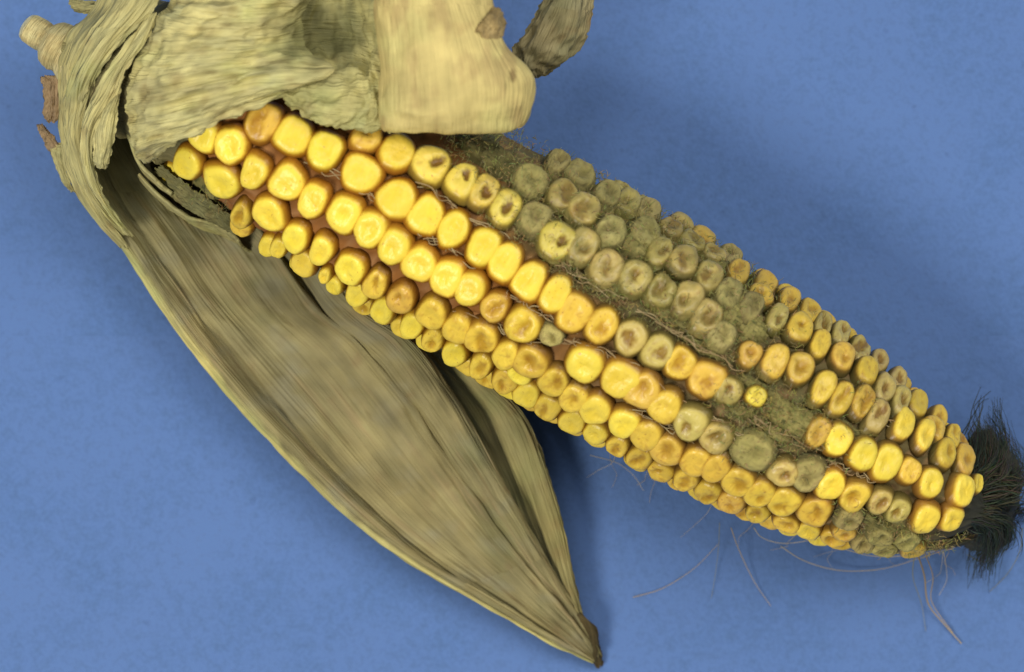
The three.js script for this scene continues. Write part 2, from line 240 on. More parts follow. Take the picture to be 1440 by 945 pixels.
// ------------------------------------------------------------------ mould
function mouldPatch(cx, cy, a, b, lift, tone, label, rot = 0.53) {
  const nr = 22, na = 64, pos = [], col = [], idx = [], c0 = Math.cos(rot), s0 = Math.sin(rot);
  for (let i = 0; i <= nr; i++) for (let j = 0; j < na; j++) {
    const an = j / na * Math.PI * 2, R = i / nr * (1 + 0.5 * fbm(Math.cos(an) * 1.6 + cx, Math.sin(an) * 1.6, cy, 3)), u = R * Math.cos(an) * a, v = R * Math.sin(an) * b;
    const x = cx + u * c0 - v * s0, y = cy + u * s0 + v * c0, e = onEar(x, y);
    const nz = fbm(x / 11, y / 11, cx, 4), off = lift * (1 - (i / nr) ** 2.5) - 26 * (i / nr) ** 4 - 4 + 7 * nz + 2.5 * fbm(x / 4.5, y / 4.5, cy, 2), p = e.p.clone().addScaledVector(e.n, off);
    const f = clamp(0.45 + 1.3 * fbm(x / 15, y / 15, 9, 4)), dk = sstep(0.16, 0.32, fbm(x / 8, y / 8, 33, 3));
    let c = mix3(MOULDC[0], MOULDC[1], f); c = mix3(c, MOULDC[2], dk * 0.8);
    pos.push(p.x * K, p.y * K, p.z * K); col.push(c[0] * tone, c[1] * tone, c[2] * tone);
  }
  for (let i = 0; i < nr; i++) for (let j = 0; j < na; j++) { const A = i * na + j, B = i * na + (j + 1) % na; idx.push(A, A + na, B, B, A + na, B + na); }
  const g = new THREE.BufferGeometry(); g.setAttribute('position', new THREE.Float32BufferAttribute(pos, 3)); g.setAttribute('color', new THREE.Float32BufferAttribute(col, 3)); g.setIndex(idx); g.computeVertexNormals();
  part('mould_patch', g, mouldMat, label);
}
mouldPatch(700, 214, 72, 24, -2, 0.62, 'dark green mould under the folded husk leaf');
mouldPatch(750, 255, 26, 26, 2, 0.8);
mouldPatch(752, 318, 24, 22, -3, 0.85);
mouldPatch(905, 330, 36, 30, 0, 0.95, 'grey-green mould mat over kernels near the upper edge');
mouldPatch(1037, 432, 24, 46, 0, 1.15, 'tan mould mat bridging the upper kernel rows');
mouldPatch(955, 445, 62, 15, -8, 0.7);
mouldPatch(1113, 588, 46, 30, 0, 1.12, 'large olive mould mat with dark holes towards the tip');
mouldPatch(1050, 622, 34, 15, -3, 1.0);
mouldPatch(1240, 752, 60, 14, -6, 0.8);
mouldPatch(862, 405, 22, 12, -3, 0.85);
mouldPatch(278, 283, 30, 14, -8, 0.9);
mouldPatch(1060, 480, 30, 14, -8, 0.95);
mouldPatch(940, 335, 30, 16, -5, 0.9);
mouldPatch(1075, 548, 52, 13, -7, 0.9);
mouldPatch(990, 488, 44, 12, -9, 0.8);
mouldPatch(835, 395, 36, 11, -9, 0.75);
mouldPatch(1065, 455, 26, 26, -1, 1.15);
mouldPatch(1190, 598, 50, 12, -9, 0.85);
mouldPatch(1016, 356, 30, 14, -4, 0.9);
mouldPatch(1040, 578, 34, 15, -7, 0.95);
mouldPatch(1092, 612, 30, 14, -2, 1.05);

// ------------------------------------------------------------------ thin strands
function strandGeo(pts, r0, r1, c0, c1 = c0, sides = 4, seg = 0) {
  const curve = new THREE.CatmullRomCurve3(pts, false, 'centripetal'), n = seg || Math.max(6, pts.length * 4), P = curve.getPoints(n), pos = [], col = [], idx = [];
  for (let i = 0; i <= n; i++) {
    const t = P[Math.min(n, i + 1)].clone().sub(P[Math.max(0, i - 1)]).normalize(), ref = Math.abs(t.y) > 0.9 ? V(1, 0, 0) : V(0, 1, 0), a = t.clone().cross(ref).normalize(), b = t.clone().cross(a), f = i / n, r = mix(r0, r1, f) * K, c = mix3(c0, c1, f);
    for (let k = 0; k < sides; k++) { const an = k / sides * Math.PI * 2; const p = P[i].clone().addScaledVector(a, Math.cos(an) * r).addScaledVector(b, Math.sin(an) * r); pos.push(p.x, p.y, p.z); col.push(...c); }
    if (i) for (let k = 0; k < sides; k++) { const A = (i - 1) * sides + k, B = (i - 1) * sides + (k + 1) % sides; idx.push(A, B, A + sides, B, B + sides, A + sides); }
  }
  const g = new THREE.BufferGeometry(); g.setAttribute('position', new THREE.Float32BufferAttribute(pos, 3)); g.setAttribute('color', new THREE.Float32BufferAttribute(col, 3)); g.setIndex(idx); g.computeVertexNormals(); return g;
}
// fuzz on the mould
{
  const gs = [];
  for (const [cx, cy, a, b, s] of [...MOULD, [880, 330, 270, 95, 0.55], [1090, 600, 110, 50, 0.5]]) for (let k = 0; k < a * b * 0.17 * s; k++) {
    const an = rr(0, 6.283), R = Math.sqrt(rnd()), u = R * Math.cos(an) * a * 1.1, v = R * Math.sin(an) * b * 1.1, x = cx + u * CA - v * SA, y = cy + u * SA + v * CA, e = onEar(x, y);
    const p = e.p.clone().addScaledVector(e.n, rr(-20, 3)), L = rr(4, 12), d = V(rr(-1, 1), rr(-1, 1), rr(-1, 1)).addScaledVector(e.n, 0.55).normalize(), d2 = d.clone().add(V(rr(-0.9, 0.9), rr(-0.9, 0.9), rr(-0.9, 0.9))).normalize();
    const q1 = p.clone().addScaledVector(d, L * 0.5), q2 = q1.clone().addScaledVector(d2, L * 0.5), c = mix3(MOULDC[0], MOULDC[1], rr(0.2, 1.5)).map((q) => q * rr(0.7, 1.25));
    gs.push(strandGeo([p, q1, q2].map((q) => q.multiplyScalar(K)), 0.55, 0.25, c, c, 3, 3));
  }
  part('mould_fuzz', mergeGeometries(gs), mouldMat, 'fine grey-green mould threads between the kernels').userData.kind = 'stuff';
}
// dry silk lying in the furrows between the rows
{
  const gs = [];
  const furrow = [[430, 222, 600, 322], [540, 300, 700, 392], [690, 400, 830, 487], [750, 465, 900, 520], [800, 470, 1010, 585], [640, 440, 790, 500], [930, 560, 1090, 640], [1040, 580, 1200, 660], [860, 555, 1000, 640], [1120, 640, 1280, 690], [760, 350, 900, 440], [880, 430, 1060, 530], [590, 260, 740, 350], [1150, 520, 1300, 620]];
  for (const [x0, y0, x1, y1] of furrow) for (let k = 0; k < 6; k++) {
    const t0 = rr(0, 0.5), t1 = t0 + rr(0.25, 0.5), pts = [];
    for (let i = 0; i <= 6; i++) { const t = mix(t0, t1, i / 6), e = onEar(mix(x0, x1, t) + rr(-8, 8), mix(y0, y1, t) + rr(-7, 7)); pts.push(e.p.addScaledVector(e.n, rr(-15, -3)).multiplyScalar(K)); }
    const c = mix3([0.30, 0.18, 0.07], [0.42, 0.33, 0.16], rnd()); gs.push(strandGeo(pts, 0.9, 0.6, c, c, 4, 24));
  }
  part('dried_silk', mergeGeometries(gs), silkMat, 'dry brown silk threads lying between the kernel rows').userData.kind = 'stuff';
}
// dark silk tuft at the tip
{
  const gs = [], dark = [[0.034, 0.040, 0.020], [0.050, 0.050, 0.022], [0.020, 0.028, 0.017], [0.10, 0.085, 0.035]];
  for (let q = 0; q < 110; q++) {                                        // matted locks running out of the tip and bending up or down
    const an = rr(-1, 1), x0 = 1352 + rr(-10, 18), y0 = 706 + an * 34, h0 = 150 + rr(-70, 45), bend = an * rr(40, 105) * (an < 0 ? 0.7 : 1) + rr(-25, 25), reach = rr(34, 100) * (1 - 0.35 * an * an), spine = [], col = dark[Math.floor(rnd() * 3.1)], wd = rr(5, 13);
    for (let i = 0; i <= 6; i++) { const t = i / 6; spine.push([x0 + reach * Math.sin(t * 2.0) * (1 - 0.25 * t) + rr(-4, 4), y0 + bend * t * t * 1.1 - 22 * t + rr(-4, 4), Math.max(4, h0 - 70 * t * t + rr(-6, 6))]); }
    for (let k = 0; k < 46; k++) {
      const ox = rr(-1, 1) * wd, oy = rr(-1, 1) * wd, oh = rr(-1, 1) * wd, end = rr(0.55, 1.1), pts = spine.map(([x, y, h], i) => { const t = i / 6, w = 0.5 + t * 0.8; return W(mix(spine[0][0], x, end) + ox * w + rr(-4, 4), mix(spine[0][1], y, end) + oy * w + rr(-2.4, 2.4), Math.max(2, h + oh * w)); });
      const c = col.map((v) => v * rr(0.6, 1.5)); gs.push(strandGeo(pts, rr(0.5, 1.15), 0.25, c, c, 3, 14));
    }
  }
  for (const [cx, cy, ch, a, b, d] of [[1402, 686, 86, 33, 62, 62], [1384, 748, 70, 38, 26, 46], [1382, 640, 84, 22, 36, 46], [1338, 752, 70, 42, 17, 40]]) {
    const g = new THREE.SphereGeometry(1, 40, 28), P = g.attributes.position, col = [], v = V(0, 0, 0);
    for (let i = 0; i < P.count; i++) { v.fromBufferAttribute(P, i); const r = 1 + 0.5 * fbm(v.x * 2.5 + cx, v.y * 2.5, v.z * 2.5, 4), w = W(cx + v.x * a * r, cy + v.z * b * r, Math.max(3, ch + v.y * d * r)); P.setXYZ(i, w.x, w.y, w.z); col.push(0.03, 0.03, 0.018); }
    g.deleteAttribute('uv'); g.setAttribute('color', new THREE.Float32BufferAttribute(col, 3)); g.computeVertexNormals(); gs.push(g);
  }
  for (let k = 0; k < 7; k++) {                                        // wisp standing up and to the side
    const pts = []; for (let i = 0; i <= 4; i++) { const t = i / 4; pts.push(W(1348 + 34 * t + rr(-12, 12), 650 - 92 * t + rr(-8, 8) * (1 + t), 120 - 60 * t + rr(-15, 15))); }
    gs.push(strandGeo(pts, 1.3, 0.5, dark[k % 3], dark[k % 3], 3, 12));
  }
  for (let k = 0; k < 50; k++) {                                        // matted underneath the tip
    const pts = []; for (let i = 0; i <= 4; i++) { const t = i / 4; pts.push(W(1190 + 190 * t + rr(-20, 10), 758 + 14 * Math.sin(t * 3) - 8 * t * t + rr(-7, 7), 105 + rr(-25, 25))); }
    const c = mix3([0.16, 0.11, 0.04], [0.34, 0.26, 0.09], rnd()); gs.push(strandGeo(pts, 1.5, 0.8, c, k % 3 ? c : dark[0], 3, 12));
  }
  part('silk_tuft', mergeGeometries(gs), silkMat, 'dark matted silk tuft at the tip of the ear').userData.kind = 'stuff';
}
// single silk strands that hang off the lower side onto the board
const tan = [0.42, 0.31, 0.15], pale = [0.58, 0.48, 0.30], brown = [0.22, 0.16, 0.09], grn = [0.20, 0.20, 0.12];
function strand(pts, r, c0, c1, label) { part('silk_strand', strandGeo(pts.map((p) => W(...p)), r * 0.45, r * 0.25, c0, c1 ?? c0, 5, 40), silkMat, label); }
strand([[1098, 768, 60], [1130, 788, 30], [1180, 802, 14], [1240, 800, 10], [1290, 786, 20], [1345, 768, 60]], 1.6, pale, tan, 'pale silk strand curving below the tip');
strand([[1290, 778, 90], [1300, 810, 40], [1306, 850, 14], [1330, 880, 5], [1352, 905, 3]], 3.2, brown, tan, 'brown silk strand hanging down from the tip');
strand([[1300, 776, 90], [1312, 812, 40], [1310, 845, 14], [1340, 890, 4]], 2.0, brown, tan);
strand([[1286, 780, 80], [1284, 812, 36], [1296, 850, 8], [1302, 888, 3]], 1.6, grn);
strand([[1438, 742, 60], [1434, 775, 30], [1418, 805, 10], [1392, 832, 4]], 1.5, grn);
strand([[1028, 742, 70], [1040, 775, 25], [1062, 820, 6], [1084, 852, 3]], 1.6, tan);
strand([[1012, 735, 60], [1010, 775, 20], [1004, 820, 6], [1000, 842, 3]], 1.1, grn);
strand([[890, 840, 3], [930, 828, 6], [975, 800, 12], [1010, 765, 40]], 1.3, tan);
strand([[830, 640, 60], [870, 652, 30], [892, 670, 14], [905, 690, 8]], 1.2, pale);
strand([[1060, 742, 70], [1072, 756, 45], [1100, 764, 40], [1150, 758, 60]], 1.5, pale);
strand([[1180, 770, 60], [1230, 782, 40], [1300, 778, 50], [1350, 762, 80]], 1.6, pale);
strand([[1160, 762, 70], [1220, 775, 50], [1280, 770, 60]], 1.4, tan);
strand([[1360, 780, 30], [1385, 790, 14], [1402, 776, 20], [1412, 756, 50]], 1.8, grn);

for (let k = 0; k < 14; k++) {
  const x = rr(820, 1340), y0 = 640 + (x - 860) * 0.46 - Math.max(0, x - 1120) * 0.34, L = rr(14, 55), dx = rr(-50, 40), c = mix3(tan, pale, rnd());
  strand([[x, y0 - 8, 90], [x + dx * 0.25 + rr(-6, 6), y0 + L * 0.3, 40], [x + dx * 0.6 + rr(-8, 8), y0 + L * 0.65, 12], [x + dx + rr(-8, 8), y0 + L, 4]], rr(0.6, 1.0), c, c);
}
// ------------------------------------------------------------------ husk
// a leaf from a net of plan points: rows run from base to tip, points across; real thickness, veins along the leaf
function leaf(name, rows, o) {
  const nu = o.nu ?? 90, nv = o.nv ?? 60, across = rows.map((r) => new THREE.CatmullRomCurve3(r.map((p) => W(...p)), false, 'centripetal'));
  const grid = [], th = (o.thick ?? 1.5) * K, pos = [], col = [], uv = [], idx = [];
  for (let j = 0; j <= nv; j++) { const c = new THREE.CatmullRomCurve3(across.map((q) => q.getPoint(j / nv)), false, 'centripetal'); grid.push(c.getPoints(nu)); }
  const at = (i, j) => grid[clamp(j, 0, nv)][clamp(i, 0, nu)], nrm = (i, j) => at(i + 1, j).clone().sub(at(i - 1, j)).cross(at(i, j + 1).clone().sub(at(i, j - 1))).normalize();
  const N = []; for (let j = 0; j <= nv; j++) { N.push([]); for (let i = 0; i <= nu; i++) { const n = nrm(i, j); if (n.y < 0 && !o.keep) n.multiplyScalar(1); N[j].push(n); } }
  const flip = N[nv >> 1][nu >> 1].y < 0 ? -1 : 1, sd = o.seed ?? 1;
  for (const side of [1, -1]) for (let j = 0; j <= nv; j++) for (let i = 0; i <= nu; i++) {
    const u = i / nu, v = j / nv, n = N[j][i].clone().multiplyScalar(flip), edge = Math.min(u, 1 - u, v, 1 - v);
    const cz = o.crease ? o.crease * (0.16 - Math.abs(fbm(u * (o.ku ?? 6) + sd * 2, v * (o.kv ?? 6) + 3, sd * 1.3, 3))) * sstep(0, 0.1, edge + 0.04) : 0, rg = cz + (o.ridge ? o.ridge * (0.35 - Math.abs(noise(u * 2.2 + sd * 3, v * 11, sd) + 0.4 * noise(u * 5, v * 23, sd + 4))) * sstep(0, 0.15, edge + 0.03) * sstep(0.06, 0.4, u) : 0), veins = rg + (o.vein ?? 1.2) * noise(u * 3 + sd, v * (o.veinN ?? 34), sd) * sstep(0, o.calm ?? 0.1, Math.min(u, 1 - u)), cr = (o.crumple ?? 5) * fbm(u * (o.cu ?? 3) + sd, v * (o.cv ?? 6), sd * 2.1, 4) * sstep(0, 0.12, edge + 0.05);
    const p = at(i, j).clone().addScaledVector(n, (veins + cr) * K + side * th / 2), [px, py] = unW(p);
    const fr = (o.fray ?? 3) * K, wv = Math.max(sstep(0.09, 0, v), sstep(0.91, 1, v)), wu = Math.max(sstep(0.06, 0, u), sstep(0.94, 1, u));
    if (wv > 0) p.addScaledVector(at(i, j + 1).clone().sub(at(i, j - 1)).normalize(), fr * wv * (noise(u * 26, sd, v > 0.5 ? 3 : 9) + 0.7 * noise(u * 70, sd, 5)));
    if (wu > 0) p.addScaledVector(at(i + 1, j).clone().sub(at(i - 1, j)).normalize(), fr * 1.3 * wu * (noise(v * 14, sd, 2) + 0.6 * noise(v * 40, sd, 4)));
    if (p.y < 0.0003) p.y = 0.0003;
    pos.push(p.x, p.y, p.z); const c = o.color(u, v, px, py); col.push(...c); uv.push(u * (o.ur ?? 1) + sd * 0.37, v * (o.vr ?? 1) + sd * 0.21);
  }
  const S = (nu + 1) * (nv + 1), id = (i, j, s) => s * S + j * (nu + 1) + i;
  for (let j = 0; j < nv; j++) for (let i = 0; i < nu; i++) for (const s of [0, 1]) { const a = id(i, j, s), b = id(i + 1, j, s), c = id(i, j + 1, s), d = id(i + 1, j + 1, s); if ((s === 0) === (flip > 0)) idx.push(a, b, c, b, d, c); else idx.push(a, c, b, b, c, d); }
  const rim = (a, b) => idx.push(a, b, a + S, b, b + S, a + S);
  for (let i = 0; i < nu; i++) { rim(id(i, 0, 0), id(i + 1, 0, 0)); rim(id(i + 1, nv, 0), id(i, nv, 0)); }
  for (let j = 0; j < nv; j++) { rim(id(0, j + 1, 0), id(0, j, 0)); rim(id(nu, j, 0), id(nu, j + 1, 0)); }
  const g = new THREE.BufferGeometry(); g.setAttribute('position', new THREE.Float32BufferAttribute(pos, 3)); g.setAttribute('color', new THREE.Float32BufferAttribute(col, 3)); g.setAttribute('uv', new THREE.Float32BufferAttribute(uv, 2)); g.setIndex(idx); g.computeVertexNormals();
  return part(name, g, o.soft ? huskSoftMat : huskMat, o.label);
}
// blotchy dry-leaf colours
const dry = (base, spread = 0.35, green = [0.30, 0.33, 0.12], brownC = [0.28, 0.18, 0.07]) => (u, v, px, py) => {
  const n = fbm(px / 60, py / 60, base[0] * 30, 4), g = sstep(0.02, 0.4, fbm(px / 90, py / 90, base[1] * 40, 3)), b = sstep(0.12, 0.45, fbm(px / 34, py / 34, base[2] * 50 + 3, 4));
  let c = base.map((q) => q * (1 + spread * n)); c = mix3(c, green.map((q) => q * base[1] / 0.36), g * 0.45); c = mix3(c, brownC, b * 0.4); return c;
};
// leaf described by its two edges; the profile gives the height of each station across
function edged(edges, profile) { return edges.map(([L, R], r) => profile.map(([t, dh, sh = 0]) => { const w = Math.hypot(R[0] - L[0], R[1] - L[1]) / 220, k = Math.min(1.15, w); return [mix(L[0], R[0], t) + sh, mix(L[1], R[1], t), Math.max(5, mix(L[2], R[2], t) + dh * k)]; })); }

// lower leaf, hollow side up
leaf('husk_leaf', edged([
  [[92, 165, 130], [262, 165, 70]], [[101, 222, 122], [330, 225, 70]], [[124, 280, 112], [400, 290, 72]], [[166, 341, 100], [455, 356, 76]], [[224, 430, 88], [510, 430, 78]], [[288, 518, 78], [580, 478, 78]],
  [[380, 622, 68], [634, 548, 76]], [[470, 711, 60], [686, 640, 72]], [[562, 782, 52], [732, 722, 64]], [[680, 850, 42], [784, 812, 52]], [[768, 899, 32], [818, 868, 40]], [[834, 931, 22], [842, 922, 24]],
], [[0, 0], [0.03, 9], [0.075, 9], [0.12, -3], [0.15, -9], [0.20, -8], [0.34, -18], [0.52, -22], [0.70, -8], [0.76, 0], [0.782, -16], [0.80, -2], [0.88, 8], [0.955, 18], [0.985, 17], [1, 8]]), {
  nu: 170, nv: 150, crumple: 12, cu: 5, cv: 6, vein: 1.7, veinN: 46, ridge: 9, crease: 19, ku: 5, kv: 3.5, ur: 1.6, vr: 0.8, seed: 2, label: 'long lower husk leaf with its hollow side up',
  color: (u, v, px, py) => {
    const rimT = 1 - sstep(0.045, 0.11, v + 0.05 * fbm(px / 30, py / 30, 3)); let c = dry([0.335, 0.275, 0.120], 0.6, [0.25, 0.26, 0.10], [0.29, 0.18, 0.08])(u, v, px, py);
    c = mix3(c, [0.34, 0.305, 0.185], sstep(0.0, 0.35, fbm(px / 70, py / 50, 71, 4)) * 0.6); c = mix3(c, [0.16, 0.135, 0.055], sstep(0.03, 0.34, fbm(u * 7, v * 9, 77, 5)) * 0.6); c = mix3(c, [0.44, 0.37, 0.17], sstep(0.05, 0.35, fbm(u * 6 + 9, v * 6, 81, 5)) * 0.55);
    c = mix3(c, [0.25, 0.235, 0.12], sstep(0.42, 0.08, u) * 0.75); c = mix3(c, [0.42, 0.29, 0.14], sstep(0.1, 0.4, fbm(u * 7, v * 22, 6)) * 0.45);
    c = c.map((q, k) => q * [0.92, 0.95, 0.98][k]); return mix3(c, dry([0.66, 0.58, 0.22], 0.35)(u, v, px, py), rimT);
  },
});
// second lower leaf, partly under the first
leaf('husk_leaf', edged([
  [[470, 400, 40], [560, 400, 50]], [[520, 450, 40], [640, 478, 62]], [[570, 505, 22], [700, 545, 78]], [[612, 570, 18], [742, 590, 86]], [[650, 640, 16], [772, 668, 84]], [[690, 710, 14], [796, 752, 74]], [[735, 775, 12], [810, 822, 60]], [[790, 846, 12], [824, 876, 44]], [[832, 912, 16], [846, 922, 24]],
], [[0, 0], [0.25, -14], [0.5, -10], [0.8, 10], [0.95, 4], [1, -6]]), {
  nu: 90, nv: 60, crumple: 9, ridge: 6, crease: 12, seed: 5, vr: 0.5, label: 'narrow lower husk leaf tucked beside the ear', color: dry([0.36, 0.31, 0.13], 0.6),
});
// twisted tip where the lower leaves end
leaf('husk_tip', [[[806, 868, 40], [815, 862, 52], [824, 872, 40]], [[818, 886, 36], [830, 880, 50], [838, 884, 36]], [[828, 908, 26], [836, 902, 38], [842, 904, 26]], [[834, 930, 12], [838, 926, 24], [846, 920, 12]], [[840, 940, 6], [843, 938, 14], [848, 934, 6]]], { nu: 30, nv: 20, crumple: 5, seed: 7, label: 'dark twisted tip of the lower husk leaf', color: dry([0.16, 0.12, 0.05], 0.5) });

// the base where all leaves join
{
  const ctrl = [[84, 66, 30], [100, 70, 52], [118, 76, 76], [140, 84, 100], [175, 92, 124], [215, 100, 136], [260, 120, 146], [310, 140, 150]], nu = 60, nv = 80, pos = [], col = [], uv = [], idx = [];
  for (let i = 0; i <= nu; i++) for (let j = 0; j <= nv; j++) {
    const f = i / nu * (ctrl.length - 1), k = Math.min(ctrl.length - 2, Math.floor(f)), t = f - k, x = mix(ctrl[k][0], ctrl[k + 1][0], t), y = mix(ctrl[k][1], ctrl[k + 1][1], t), R0 = mix(ctrl[k][2], ctrl[k + 1][2], t), th = j / nv * Math.PI * 2;
    const R = R0 * (0.76 + 0.07 * noise(i / 5, Math.cos(th) * 2, Math.sin(th) * 2) + 0.04 * noise(i / 2.5, Math.cos(th) * 3, Math.sin(th) * 3)), d = V(-0.33, 0, 0.94), p = V(x - 720, HA, y - 472.5).addScaledVector(d, Math.sin(th) * R).add(V(0, Math.cos(th) * R, 0)).multiplyScalar(K);
    if (p.y < 0.0006) p.y = 0.0006;
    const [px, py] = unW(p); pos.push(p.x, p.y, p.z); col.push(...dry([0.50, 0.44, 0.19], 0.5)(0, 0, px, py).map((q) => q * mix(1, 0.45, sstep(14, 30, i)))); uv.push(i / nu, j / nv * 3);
  }
  for (let i = 0; i < nu; i++) for (let j = 0; j < nv; j++) { const a = i * (nv + 1) + j, b = a + nv + 1; idx.push(a, a + 1, b, b, a + 1, b + 1); }
  const g = new THREE.BufferGeometry(); g.setAttribute('position', new THREE.Float32BufferAttribute(pos, 3)); g.setAttribute('color', new THREE.Float32BufferAttribute(col, 3)); g.setAttribute('uv', new THREE.Float32BufferAttribute(uv, 2)); g.setIndex(idx); g.computeVertexNormals();
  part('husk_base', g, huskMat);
}
const paleHusk = (k = 1, s = 0.3) => dry([0.68 * k, 0.61 * k, 0.27 * k], s, [0.37, 0.39, 0.14]);
// layered strips wrapping the base, outermost first
leaf('husk_strip', [[[150, -30, 170], [176, -30, 240], [225, -30, 268]], [[128, 14, 176], [154, 14, 236], [200, 14, 268]], [[98, 48, 206], [124, 52, 262], [164, 60, 282]], [[87, 78, 196], [104, 86, 250], [136, 102, 266]], [[84, 112, 180], [96, 118, 226], [120, 136, 244]], [[82, 150, 150], [92, 152, 190], [112, 164, 212]], [[84, 190, 142], [95, 192, 178], [110, 200, 196]], [[96, 240, 132], [106, 240, 160], [119, 246, 172]], [[126, 298, 118], [134, 296, 140], [145, 301, 146]], [[168, 346, 104], [174, 345, 116], [180, 348, 118]]], { nu: 80, nv: 40, crumple: 8, cu: 4, cv: 4, vein: 2, veinN: 20, crease: 20, ku: 4, kv: 4, fray: 4, seed: 11, vr: 0.35, label: 'outer husk layer at the base by the stalk', color: paleHusk(0.86) });
leaf('husk_strip', [[[176, -30, 250], [205, -32, 280], [248, -34, 262]], [[150, 16, 280], [180, 14, 308], [216, 12, 296]], [[116, 62, 272], [142, 62, 300], [178, 54, 296]], [[98, 104, 240], [116, 106, 276], [146, 92, 282]], [[92, 148, 190], [106, 150, 226], [127, 138, 232]], [[93, 192, 178], [103, 193, 208], [117, 190, 214]], [[107, 240, 158], [114, 240, 184], [125, 240, 190]], [[134, 293, 134], [140, 290, 154], [150, 289, 160]], [[168, 332, 112], [174, 330, 124], [181, 331, 126]]], { nu: 80, nv: 34, crumple: 6, cu: 4, cv: 3, vein: 2, veinN: 16, crease: 16, ku: 4, kv: 4, fray: 4, seed: 13, vr: 0.3, color: paleHusk(0.9) });
leaf('husk_strip', [[[208, 22, 290], [216, 18, 308], [222, 22, 304]], [[182, 56, 304], [196, 54, 318], [206, 56, 310]], [[152, 98, 286], [168, 96, 304], [180, 96, 298]], [[130, 138, 250], [148, 136, 274], [166, 136, 268]], [[118, 170, 234], [130, 168, 256], [146, 164, 250]], [[114, 205, 216], [122, 204, 234], [132, 202, 232]], [[122, 248, 190], [128, 246, 204], [136, 246, 202]], [[146, 292, 158], [150, 290, 168], [156, 290, 168]], [[178, 332, 124], [182, 331, 130], [187, 332, 130]]], { nu: 70, nv: 26, crumple: 5, cu: 4, cv: 3, crease: 14, ku: 4, kv: 3, fray: 4, seed: 17, vr: 0.25, label: 'pale inner husk layer curving round the base', color: paleHusk(1.05) });
leaf('husk_flap', [[[164, 132, 272], [166, 132, 276], [168, 134, 272]], [[150, 150, 272], [158, 149, 282], [166, 150, 274]], [[136, 176, 266], [150, 176, 280], [163, 178, 268]], [[132, 205, 256], [146, 206, 270], [158, 206, 258]], [[132, 226, 246], [142, 228, 258], [153, 228, 248]], [[138, 236, 238], [144, 237, 248], [151, 235, 240]]], { nu: 40, nv: 22, crumple: 4, seed: 19, vr: 0.25, label: 'small torn husk flap beside the dark hollow', color: paleHusk(1.08, 0.25) });
leaf('husk_strip', [[[86, 200, 128], [92, 204, 134], [98, 206, 130]], [[72, 205, 120], [80, 208, 126], [90, 212, 124]], [[78, 232, 112], [84, 232, 118], [92, 234, 116]], [[90, 258, 100], [94, 257, 104], [100, 258, 104]], [[100, 270, 92], [102, 269, 95], [106, 270, 95]]], { nu: 24, nv: 14, crumple: 3, seed: 23, vr: 0.2, color: paleHusk(1.0) });
const pinkish = dry([0.42, 0.29, 0.16], 0.5);
leaf('torn_husk', [[[56, 112, 150], [62, 107, 158], [70, 108, 156]], [[60, 122, 146], [70, 116, 158], [86, 106, 156]], [[63, 142, 138], [72, 140, 150], [90, 136, 152]], [[61, 158, 130], [70, 160, 142], [86, 162, 146]], [[66, 170, 126], [70, 172, 134], [80, 170, 136]]], { nu: 34, nv: 24, crumple: 14, cu: 5, cv: 5, seed: 29, vr: 0.2, label: 'torn brownish scrap of husk beside the stalk', color: pinkish });
leaf('torn_husk', [[[52, 178, 122], [56, 174, 130], [62, 178, 128]], [[58, 190, 118], [65, 187, 128], [72, 188, 130]], [[64, 204, 112], [72, 202, 124], [82, 202, 130]], [[74, 220, 108], [79, 219, 114], [86, 218, 120]]], { nu: 26, nv: 18, crumple: 10, cu: 5, cv: 5, seed: 31, vr: 0.2, color: pinkish });
leaf('torn_husk', [[[96, -6, 150], [98, 6, 160], [104, 16, 150]], [[118, 2, 165], [120, 10, 172], [124, 20, 165]], [[142, 2, 170], [146, 10, 178], [150, 22, 172]], [[158, 4, 175], [160, 12, 180], [162, 24, 176]]], { nu: 24, nv: 16, crumple: 8, seed: 37, vr: 0.2, color: paleHusk(0.7) });
// thin inner leaf edges hugging the underside of the ear
leaf('inner_husk', [[[180, 190, 220], [184, 196, 170], [196, 210, 100]], [[196, 228, 205], [198, 234, 160], [206, 244, 90]], [[220, 254, 190], [222, 260, 150], [228, 268, 90]], [[243, 273, 176], [245, 278, 140], [250, 284, 90]]], { nu: 40, nv: 20, crumple: 3, seed: 41, vr: 0.3, thick: 5, color: paleHusk(0.75) });
leaf('inner_husk', [[[196, 246, 170], [198, 252, 130], [210, 262, 70]], [[232, 282, 160], [234, 288, 124], [246, 298, 70]], [[266, 305, 150], [268, 311, 118], [284, 320, 70]], [[296, 312, 142], [300, 319, 112], [310, 330, 66]], [[320, 324, 134], [324, 332, 104], [336, 342, 60]], [[338, 340, 120], [342, 348, 94], [354, 354, 60]]], { nu: 60, nv: 20, crumple: 5, cu: 8, seed: 43, vr: 0.3, thick: 4, label: 'thin inner husk edge along the underside of the ear', color: paleHusk(0.72) });

leaf('inner_husk', [[[224, 232, 205], [218, 242, 180], [214, 252, 150]], [[262, 258, 205], [256, 272, 182], [250, 284, 150]], [[300, 284, 196], [295, 297, 176], [290, 308, 146]], [[334, 312, 170], [331, 320, 158], [330, 330, 140]]], { nu: 50, nv: 26, crumple: 9, cu: 6, cv: 4, crease: 14, seed: 71, vr: 0.3, fray: 5, label: 'mouldy green scrap of inner husk under the first kernels', color: dry([0.27, 0.25, 0.10], 0.7, [0.20, 0.22, 0.08]) });

